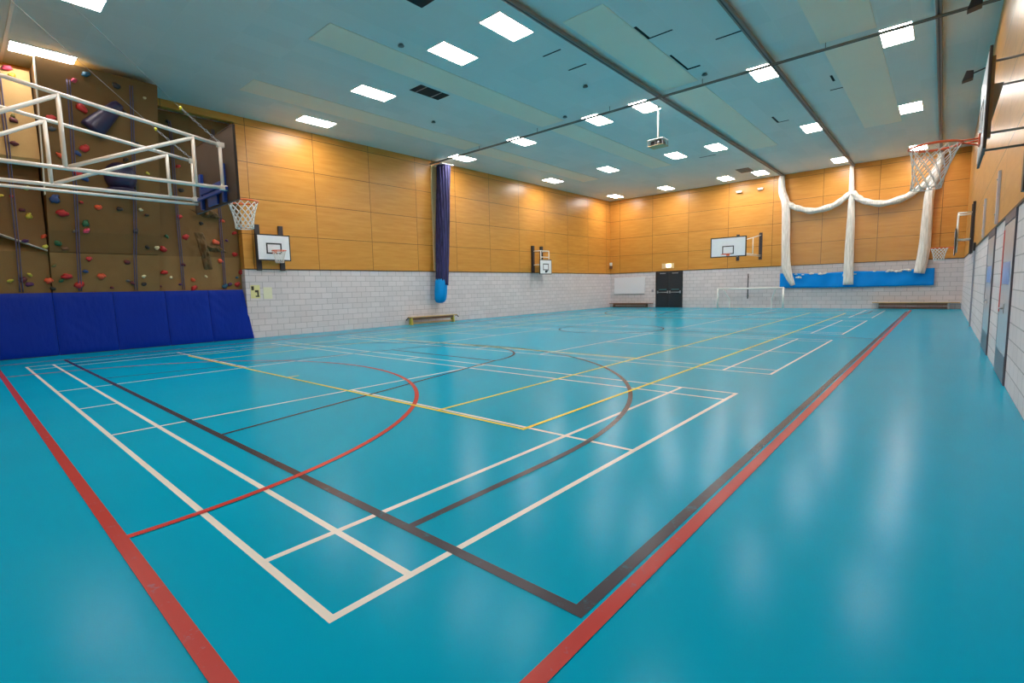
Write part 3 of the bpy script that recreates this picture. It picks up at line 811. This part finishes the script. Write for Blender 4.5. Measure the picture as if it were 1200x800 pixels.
for i, (s, x, y, z, c, r) in enumerate(HOLDS):
    root = SEC[s]; v = i % 5
    if (c, v) not in hm:
        b = MB(); b.sphere((0, 0, 0), 1.0, 2, (1.0, 0.55, (0.62, 0.8, 0.7, 0.95, 0.55)[v]), 0.55, v + 1)
        if v in (1, 3): b.sphere((0.55, -0.1, 0.35), 0.5, 2, (1, 0.7, 0.8), 0.4, v)
        o = b.build('climbing_hold', M['hold_' + c], root, local=True); hm[(c, v)] = o
    else:
        o = hm[(c, v)].copy(); COL.objects.link(o); o.parent = root
    yy = yat(PROFS[s], z) if s != 'R' else rface((x - 3.42) / 2.51, z / 7.29)[1]
    l = root.location
    o.location = (x - l.x, yy - 0.02 - l.y, z - l.z)
    o.scale = (r * 0.62, r * 0.62, r * 0.62); o.rotation_euler = (0, random.uniform(-0.8, 0.8), 0)
    o['label'] = '%s climbing hold' % c
# ropes hanging down the faces
def rope(x, prof, ztop, zbot, lab, xo=0.0):
    b = MB()
    for q in (-0.028, 0.028):
        pts = []; n = 24
        for k in range(n + 1):
            z = ztop + (zbot - ztop) * k / n
            if callable(prof): y = prof(x, z)
            else: y = yat(prof, z)
            pts.append((x + q + xo * k / n, y - 0.05, z))
        b.path(pts, 0.014, 6)
    tag(b.build('climbing_rope', M['rope'], None, origin=(x, 15.9, zbot)), lab, 'rope', 'ropes on the climbing wall')
rope(0.26, PL1 + [(5.0, 15.1), (4.99, 15.2), (2.86, 15.62), (2.85, 15.7), (1.6, 16.05)], 7.1, 1.75, 'blue purple rope hanging over the left stepped climbing panels')
rope(1.47, PM, 7.0, 1.75, 'blue purple rope hanging left of the dark purple log volume')
rope(2.78, PM, 7.2, 1.75, 'blue purple rope hanging right of the dark purple dome volume')
rope(4.1, lambda x, z: rface((x - 3.42) / 2.51, z / 7.29)[1], 7.0, 1.75, 'blue purple rope on the right section, left of the rock relief')
rope(5.36, lambda x, z: rface((x - 3.42) / 2.51, z / 7.29)[1], 7.0, 1.75, 'blue purple rope on the right section, nearest the timber wall')
# crash mats leaning on the wall foot
MX = [-0.45, 0.86, 2.2, 3.52, 4.76, 6.10]
WH = ['at the left edge of the photo', 'second from the left edge of the photo', 'middle of the row', 'second from the block wall', 'at the right end beside the block wall']
for (xa, xb), wlab in zip(zip(MX, MX[1:]), WH):
    t = thing('crash_mat', 'blue crash mat under the climbing wall, %s' % wlab, 'crash mat', ((xa + xb) / 2, 15.9, 0), 0, 'blue crash mats under the climbing wall')
    sl = 0.30 if xb > 6 else 0.0
    def face(u, v, xa=xa, xb=xb):
        x = xa + (xb - xa) * u; z = 0.012 + 1.70 * v
        x = xa + 0.004 + (xb - xa - 0.008) * u
        e = min(1.0, 12 * min(u, 1 - u), 12 * min(v, 1 - v))
        puff = 0.02 * (e ** 0.5) * (1 + 0.35 * noise.noise(Vector((x * 1.8, z * 2.2, 0.3))))
        cr_ = 0.012 * math.sin((x * 0.9 + z) * 16) * max(0, noise.noise(Vector((x * 1.1, z * 1.3, 7))))
        if xb > 6: x -= (0.02 + 0.2 * v) * u
        return (x, 15.78 + 0.18 * v - puff - cr_, z)
    b = MB(); b.grid(face, 26, 26)
    for e in (0.0, 1.0):
        b.grid(lambda a, v, e=e: (lambda p: (p[0], p[1] + 0.075 * a, p[2]))(face(e, v)), 2, 26)
    b.grid(lambda u, a: (lambda p: (p[0], p[1] + 0.075 * a, p[2]))(face(u, 1.0)), 26, 2)
    b.grid(lambda u, v: (lambda p: (p[0], p[1] + 0.075, p[2]))(face(u, v)), 26, 26)
    b.build('mat_body', M['mat'], t)
    b = MB(); b.box((xa + 0.01, 15.775, 0.0), (xb - 0.04, 15.85, 0.014)); b.build('mat_base', M['black'], t)['label'] = 'black underside'

# ------------------------------------------------------------------ navy divider curtain gathered at the left wall
t = thing('divider_curtain', 'navy divider curtain gathered into a tall bundle on the left wall', 'curtain', (14.7, 15.45, 0.9), 0)
b = MB(); n = 30
pts = []; rs = []
for k in range(n + 1):
    z = 7.29 - (7.30 - 1.78) * k / n
    pts.append((15.08 - 0.36 * k / n, 15.44, z)); rs.append(0.315 - 0.02 * k / n if k else 0.30)
b.path(pts, rs, 72, flute=0.07, nf=15); b.build('netting', M['curtain'], t)
b = MB(); b.path([(14.72, 15.44, 2.05), (14.67, 15.44, 1.9), (14.62, 15.44, 1.45), (14.58, 15.44, 1.1), (14.58, 15.44, 0.98), (14.58, 15.44, 0.93)], [0.25, 0.29, 0.30, 0.28, 0.21, 0.1], 36, flute=0.025, nf=7)
b.build('bottom_bag', M['bag'], t)['label'] = 'sky blue vinyl bottom of the curtain'
b = MB(); b.box((14.72, 15.12, 7.29), (15.42, 15.76, 7.305)); b.build('head_tape', M['white'], t)
b = MB(); b.box((14.60, YL - 0.06, HB + 0.02), (14.92, YL - 0.012, 7.3), 0.008); struct('trim_4', b, M['batten'])

# ------------------------------------------------------------------ white nets gathered on the far wall
XN = 31.22
t = thing('cricket_net', 'white cricket nets gathered in columns and tied up in swags on the far wall', 'net', (XN, 1.8, 1.2), 0)
def smooth(pts, sub=6):
    P = [Vector(p) for p in pts]; out = []
    for i in range(len(P) - 1):
        p0, p1, p2, p3 = P[max(i - 1, 0)], P[i], P[i + 1], P[min(i + 2, len(P) - 1)]
        for k in range(sub):
            s = k / sub
            out.append(0.5 * ((2 * p1) + (p2 - p0) * s + (2 * p0 - 5 * p1 + 4 * p2 - p3) * s * s + (3 * p1 - p0 - 3 * p2 + p3) * s ** 3))
    out.append(P[-1]); return out
def radii(n, vals):
    return [vals[min(int(i / (n - 1) * (len(vals) - 1)), len(vals) - 2)] * (1 - ((i / (n - 1) * (len(vals) - 1)) % 1 if i < n - 1 else 1)) + vals[min(int(i / (n - 1) * (len(vals) - 1)), len(vals) - 2) + 1] * ((i / (n - 1) * (len(vals) - 1)) % 1 if i < n - 1 else 1) for i in range(n)]
for yz, rv in (([(5.0, 7.42), (4.94, 6.55), (4.74, 5.72), (4.67, 3.44), (4.59, 2.23), (4.25, 1.3)], [0.13, 0.18, 0.2, 0.21, 0.23, 0.1]),
               ([(1.8, 7.42), (1.75, 6.03), (1.73, 4.54), (1.73, 2.77), (1.71, 1.27)], [0.08, 0.12, 0.17, 0.21, 0.22]),
               ([(-1.66, 7.40), (-1.5, 6.38), (-1.32, 5.61), (-1.28, 4.62), (-1.25, 2.99), (-1.1, 1.76)], [0.11, 0.15, 0.18, 0.2, 0.22, 0.2])):
    p = smooth([(XN, y, z) for y, z in yz]); b = MB()
    b.path(p, radii(len(p), rv), 48, flute=0.045, nf=9); b.build('gathered_column', M['bundle'], t)
for yz in ([(4.78, 6.0), (4.5, 5.75), (4.16, 5.56), (3.43, 5.32), (2.58, 5.46), (2.1, 5.76), (1.79, 6.02)], [(1.71, 6.02), (1.45, 5.72), (1.13, 5.51), (0.43, 5.31), (-0.39, 5.49), (-0.85, 5.81), (-1.25, 6.14), (-1.6, 6.9)]):
    p = smooth([(XN, y, z) for y, z in yz], 8); b = MB()
    b.path(p, [0.15 + 0.015 * math.sin(i * 0.9) for i in range(len(p))], 24, flute=0.05, nf=6); b.build('swag', M['bundle'], t)
def swz(y):
    for yz in ([(4.78, 6.0), (4.16, 5.56), (3.43, 5.32), (2.58, 5.46), (1.79, 6.02)], [(1.79, 6.02), (1.13, 5.51), (0.43, 5.31), (-0.39, 5.49), (-1.32, 6.1)]):
        for (a, za), (c, zc) in zip(yz, yz[1:]):
            if c <= y <= a: return za + (zc - za) * (a - y) / (a - c)
    return 5.5
for ya, yb in ((4.6, 1.78), (1.7, -1.2)):
    b = MB()
    b.grid(lambda u, v: (XN + 0.05 + 0.03 * math.sin(u * 40 + 2 * v), ya + (yb - ya) * u, 1.98 + (swz(ya + (yb - ya) * u) - 0.03 - 1.98) * v), 60, 12)
    b.build('sheer_panel', M['sheer'], t)['label'] = 'see-through netting panel'
sk = MB()
def skf(u, v):
    y = 4.94 + (-1.67 - 4.94) * u
    top = 2.0 - 0.05 * math.sin(u * PI * 2) ** 2
    w = 0.018 * math.sin(y * 5 + v * 3) + 0.02 * noise.noise(Vector((y * 1.6, v * 2.0, 1))) - 0.03 * math.exp(-((abs(u - 0.5) - 0.0) * 14) ** 2)
    return (XN + 0.12 + w, y, 1.17 - 0.03 * math.sin(u * PI) + (top - 1.17) * v)
sk.grid(skf, 80, 10, thick=0.006); sko = sk.build('net_skirt', M['skirt'], t); sko['label'] = 'bright blue vinyl skirt'
b = MB(); rnd = random.Random(3)
for k in range(34):
    y = rnd.choice([rnd.uniform(-1.0, 0.2), rnd.uniform(-1.0, 1.4), rnd.uniform(2.0, 4.3), rnd.uniform(3.8, 4.3), rnd.uniform(1.4, 2.0)])
    b.sphere((XN + 0.09, y, 1.93 + rnd.uniform(-0.06, 0.03) - (0.25 * rnd.random() if y > 3.9 or 1.4 < y < 2.0 else 0)), rnd.uniform(0.04, 0.10), 1, (0.4, 1.4, 0.6), 0.4, k)
b.build('loose_netting', M['bundle'], t)['kind'] = 'stuff'

# ------------------------------------------------------------------ far end wall
d = MB()
for lo, hi in (((XB - 0.05, 10.58, 0), (XB, 10.65, 2.41)), ((XB - 0.05, 12.33, 0), (XB, 12.40, 2.41)), ((XB - 0.05, 10.65, 2.34), (XB, 12.33, 2.41))): d.box(lo, hi, 0.004)
D1 = struct('door_1', d, M['black'])
for ya, yb in ((10.655, 11.487), (11.493, 12.325)):
    b = MB(); b.box((XB - 0.04, ya, 0.01), (XB - 0.004, yb, 2.335), 0.004); lf = struct('door_leaf', b, M['charcoal'], D1)
    b = MB(); b.path([(XB - 0.045, ya + 0.06, 1.02), (XB - 0.1, ya + 0.08, 1.02), (XB - 0.1, yb - 0.08, 1.02), (XB - 0.045, yb - 0.06, 1.02)], 0.025, 8); b.box((XB - 0.075, ya + 0.03, 0.95), (XB - 0.04, ya + 0.11, 1.12)); b.box((XB - 0.075, yb - 0.11, 0.95), (XB - 0.04, yb - 0.03, 1.12)); struct('push_bar', b, M['metal'], lf)
    b = MB(); b.box((XB - 0.043, ya + 0.16, 1.18), (XB - 0.039, yb - 0.16, 1.235)); struct('push_notice', b, plain('teal_notice', (60, 120, 124), 0.5), lf)
    b = MB(); b.box((XB - 0.08, (ya + yb) / 2 - 0.2, 2.25), (XB - 0.04, (ya + yb) / 2 + 0.2, 2.31), 0.006); struct('door_closer', b, M['grey'], lf)
t = thing('emergency_light', 'emergency exit light box over the dark double doors', 'emergency light', (XB - 0.04, 11.55, 2.6), 0)
b = MB(); b.box((XB - 0.05, 11.17, 2.60), (XB - 0.012, 11.98, 2.93), 0.008); b.build('housing', M['batten'], t)
b = MB(); b.box((XB - 0.085, 11.36, 2.68), (XB - 0.05, 11.66, 2.88), 0.012); b.build('lamp', M['exit_lamp'], t)
t = thing('whiteboard', 'blank white board on the far wall above the brown bench', 'whiteboard', (XB - 0.02, 14.35, 0.93), 0)
b = MB(); b.box((XB - 0.043, 13.18, 0.93), (XB - 0.013, 15.5, 2.1), 0.006); b.build('panel', plain('whiteboard_surface', (224, 224, 228), 0.3, var=0.02), t)
b = MB(); b.box((XB - 0.10, 13.2, 0.93), (XB - 0.042, 15.48, 0.955), 0.004); b.build('pen_tray', M['grey'], t)
t = thing('wall_detector', 'small white detector high in the far left corner, above the block wall', 'detector', (XB - 0.15, YL - 0.15, 2.72), 0)
b = MB(); b.box((XB - 0.2, YL - 0.24, 2.98), (XB - 0.1, YL - 0.06, 3.2), 0.02); b.build('sensor_housing', M['white'], t)
b = MB(); b.box((XB - 0.18, YL - 0.22, 2.76), (XB - 0.04, YL - 0.04, 2.96), 0.02); b.build('sensor_base', M['woodbrown'], t)
for y, lab in ((7.25, 'small white flood light high on the far wall, left of the pair'), (6.09, 'small white flood light high on the far wall, right one of the pair')):
    t = thing('flood_light', lab, 'flood light', (XB - 0.1, y, 6.85), 0, 'far wall flood lights')
    b = MB(); b.prism([(y - 0.12, 6.86), (y + 0.12, 6.86), (y + 0.16, 6.97), (y - 0.16, 6.97)], 0, XB - 0.22, XB - 0.08, bev=0.01); b.build('lamp_head', M['white'], t)
    b = MB(); b.tube((XB - 0.1, y, 6.98), (XB - 0.01, y, 7.02), 0.02, 6); b.build('arm', M['grey'], t)
b = MB(); b.box((XB - 0.03, 12.56, 1.04), (XB, 12.70, 1.22), 0.006); t = b.build('light_switch', M['purplegrey'], None, origin=(XB - 0.015, 12.63, 1.04)); tag(t, 'small grey wall switch left of the dark double doors', 'switch')
t = thing('wall_post', 'thin dark post fixed upright on the far wall above the goal', 'post', (XB - 0.06, 6.64, 0.55), 0)
b = MB(); b.tube((XB - 0.08, 6.64, 0.55), (XB - 0.08, 6.64, 2.05), 0.03, 10); b.build('post_tube', M['dark_steel'], t)
for z in (0.75, 1.85):
    b = MB(); b.box((XB - 0.08, 6.61, z - 0.03), (XB, 6.67, z + 0.03)); b.build('post_clamp', M['dark_steel'], t)
# five-a-side goal
t = thing('football_goal', 'low white steel football goal standing against the far wall', 'goal', (30.75, 6.37, 0), 0)
b = MB(); gx = 30.72
b.tube((gx, 4.62, 0.0), (gx, 4.62, 1.19), 0.046, 10); b.build('goal_post', M['steel_white'], t)
b = MB(); b.tube((gx, 8.13, 0.0), (gx, 8.13, 1.19), 0.046, 10); b.build('goal_post', M['steel_white'], t)
b = MB(); b.tube((gx, 4.59, 1.18), (gx, 8.16, 1.18), 0.046, 10); b.build('crossbar', M['steel_white'], t)
for y0, y1 in ((5.0, 5.32), (7.82, 7.62)):
    b = MB(); b.path(smooth([(gx, y0, 1.17), (31.1, y0 + (y1 - y0) * 0.6, 0.75), (31.3, y1, 0.5), (31.33, y1, 0.25), (31.33, y1, 0.0)], 4), 0.034, 8); b.build('back_stay', M['steel_white'], t)
b = MB(); b.tube((31.33, 5.32, 0.03), (31.33, 7.62, 0.03), 0.02, 8); b.build('ground_bar', M['steel_white'], t)
# benches
def bench(lab, x0, y0, x1, y1, h, wood, leg, depth=0.28, beam=True, feet=(0.12, 0.88), hooks=False):
    L = math.hypot(x1 - x0, y1 - y0); a = math.atan2(y1 - y0, x1 - x0)
    t = thing('bench', lab, 'bench', ((x0 + x1) / 2, (y0 + y1) / 2, 0), a, 'gym benches along the walls')
    hl = L / 2
    b = MB(); b.box((-hl, -depth / 2, h - 0.045), (hl, depth / 2, h), 0.01); b.build('seat_plank', wood, t, local=True)
    for k in feet:
        p = -hl + L * k; b = MB()
        b.prism([(-depth * 0.42, 0), (-depth * 0.42, 0.04), (-depth * 0.3, h - 0.045), (depth * 0.3, h - 0.045), (depth * 0.42, 0.04), (depth * 0.42, 0)], 0, p - 0.035, p + 0.035, bev=0.004)
        b.build('leg', leg, t, local=True)
    if beam:
        b = MB(); b.box((-hl + L * feet[0], -0.03, 0.03), (-hl + L * feet[1], 0.03, 0.10), 0.006); b.build('balance_beam', M['woodbrown'] if not hooks else wood, t, local=True)
        b = MB(); b.box((-hl + L * feet[0], -depth * 0.3, h - 0.15), (-hl + L * feet[1], -depth * 0.3 + 0.02, h - 0.045)); b.box((-hl + L * feet[0], depth * 0.3 - 0.02, h - 0.15), (-hl + L * feet[1], depth * 0.3, h - 0.045)); b.box((-hl + L * feet[0], -depth * 0.3, h - 0.06), (-hl + L * feet[1], depth * 0.3, h - 0.044)); b.build('apron', M['woodbrown'], t, local=True)
    if hooks:
        for s in (-1, 1):
            b = MB(); b.path([(s * (hl - 0.02), 0, h - 0.06), (s * (hl + 0.1), 0, h - 0.06), (s * (hl + 0.16), 0, h - 0.12)], 0.02, 8); b.sphere((s * (hl + 0.16), 0, h - 0.12), 0.035, 1); b.build('end_hook', M['black'], t, local=True)
    return t
bench('balance bench with yellow legs by the left block wall under the navy curtain', 12.85, 15.62, 15.55, 15.45, 0.36, M['woodlight'], M['yellow'], feet=(0.03, 0.93), hooks=True)
bench('brown wooden bench under the whiteboard in the far left corner', XB - 0.2, 12.55, XB - 0.2, 15.75, 0.31, M['woodbrown'], M['woodbrown'], feet=(0.13, 0.9))
bench('long light wooden bench in the far right corner', XB - 0.22, -2.64, XB - 0.22, 0.66, 0.34, M['woodlight'], M['grey'], 0.3, feet=(0.12, 0.93))
# notices on the left block wall
for x0, x1, z0, z1, m, lab, art in ((6.1, 6.42, 1.40, 1.86, M['paper_yellow'], 'yellow notice with dark pictures on the block wall beside the crash mats', True), (6.54, 6.85, 1.37, 1.78, M['paper'], 'plain cream notice on the block wall, right of the yellow notice', False)):
    t = thing('wall_notice', lab, 'notice', ((x0 + x1) / 2, YL - 0.004, z0), 0)
    b = MB(); b.box((x0, YL - 0.006, z0), (x1, YL, z1)); b.build('sheet', m, t)
    if art:
        b = MB()
        for q in ((0.08, 0.62, 0.36, 0.92), (0.45, 0.45, 0.85, 0.62), (0.5, 0.1, 0.9, 0.2), (0.68, 0.2, 0.85, 0.5)): b.box((x0 + (x1 - x0) * q[0], YL - 0.008, z0 + (z1 - z0) * q[1]), (x0 + (x1 - x0) * q[2], YL - 0.006, z0 + (z1 - z0) * q[3]))
        b.build('printed_picture', M['ink'], t)

# ------------------------------------------------------------------ right wall: flush doors and fittings
M['doorframe'] = plain('dark_grey_door_frame', (92, 84, 92), 0.5)
def side_door(nm, x0, x1):
    d = MB(); y = YR
    for lo, hi in (((x0 + 0.03, y, 0), (x0 + 0.05, y + 0.022, 2.28)), ((x1 - 0.05, y, 0), (x1 - 0.03, y + 0.022, 2.28)), ((x0 + 0.03, y, 2.28), (x1 - 0.03, y + 0.024, 2.40))): d.box(lo, hi, 0.004)
    D = struct(nm, d, M['doorframe'])
    b = MB(); b.box((x0 + 0.055, y, 0.01), (x1 - 0.055, y + 0.02, 2.27), 0.003); lf = struct('door_leaf', b, M['pinkgrey'], D)
    b = MB(); b.box((x0 + 0.08, y + 0.02, 0.02), (x1 - 0.08, y + 0.024, 0.40)); struct('kick_plate', b, M['kick'], lf)
    b = MB(); b.box((x0 + 0.3, y + 0.02, 1.38), (x1 - 0.35, y + 0.024, 1.70)); struct('door_sign', b, M['sign_blue'], lf)
    b = MB(); b.box((x1 - 0.16, y + 0.02, 0.95), (x1 - 0.06, y + 0.028, 2.2)); struct('finger_guard', b, M['red'] if nm == 'door_2' else M['purplegrey'], lf)
    b = MB(); hx = x0 + 0.75 if nm == 'door_2' else x0 + 0.8
    b.box((hx - 0.03, y + 0.02, 0.96), (hx + 0.03, y + 0.027, 1.1), 0.003); b.path([(hx, y + 0.03, 1.03), (hx, y + 0.06, 1.03), (hx + 0.11, y + 0.06, 1.03)], 0.01, 8); struct('door_handle', b, M['metal'], lf)
side_door('door_2', 8.55, 10.2); side_door('door_3', 12.2, 14.05)
for x, z1, lab in ((11.9, 3.38, 'tall grey metal post on the right timber wall between the two flush doors'), (16.0, 3.36, 'grey metal post on the right timber wall beyond the far flush door')):
    t = thing('wall_bracket', lab, 'wall post', (x, YR + 0.03, HB + 0.03), 0, 'grey posts on the right wall')
    b = MB(); b.box((x - 0.06, YR + 0.013, HB + 0.03), (x + 0.06, YR + 0.055, z1), 0.005); b.build('metal_channel', M['silver'], t)
    for z in (HB + 0.2, z1 - 0.15):
        b = MB(); b.tube((x, YR + 0.05, z), (x, YR + 0.068, z), 0.014, 8); b.build('bolt', M['metal'], t)
t = thing('cable_trunking', 'narrow grey trunking with a black box on the right block wall', 'cable trunking', (19.9, YR + 0.03, 0), 0)
b = MB(); b.box((19.86, YR + 0.013, 0.0), (19.94, YR + 0.05, 2.28), 0.006); b.build('trunk', M['purplegrey'], t)
b = MB(); b.box((19.75, YR + 0.023, 2.28), (20.05, YR + 0.08, 2.52), 0.01); b.build('junction_box', M['black'], t)

# ------------------------------------------------------------------ camera, world, view
C = Vector((-1.05357, -2.00235, 1.49056))
RM = ((0.675119, -0.737267, -0.025523), (0.091836, 0.049665, 0.994535), (0.731970, 0.673773, -0.101237))
cam = bpy.data.cameras.new('camera'); co = bpy.data.objects.new('camera', cam); COL.objects.link(co)
r, u, f = (Vector(v) for v in RM)
mw = Matrix((( r.x, u.x, -f.x, C.x), (r.y, u.y, -f.y, C.y), (r.z, u.z, -f.z, C.z), (0, 0, 0, 1)))
co.matrix_world = mw
cam.sensor_fit = 'HORIZONTAL'; cam.sensor_width = 36.0; cam.lens = 577.526 / 1200.0 * 36.0
cam.shift_x = (600 - 572.994) / 1200.0; cam.shift_y = (398.166 - 400) / 1200.0
cam.clip_start = 0.02; cam.clip_end = 200
sc.camera = co
w = bpy.data.worlds.new('world'); sc.world = w; w.use_nodes = True
w.node_tree.nodes['Background'].inputs[0].default_value = (0.02, 0.02, 0.02, 1)
vs = sc.view_settings; vs.view_transform = 'Standard'; vs.look = 'None'; vs.gamma = 1.0; vs.use_curve_mapping = False
vs.exposure = 0.66
cy = sc.cycles
cy.use_denoising = True; cy.max_bounces = 10; cy.diffuse_bounces = 6; cy.glossy_bounces = 4; cy.transparent_max_bounces = 12
cy.caustics_reflective = False; cy.caustics_refractive = False; cy.sample_clamp_indirect = 6.0
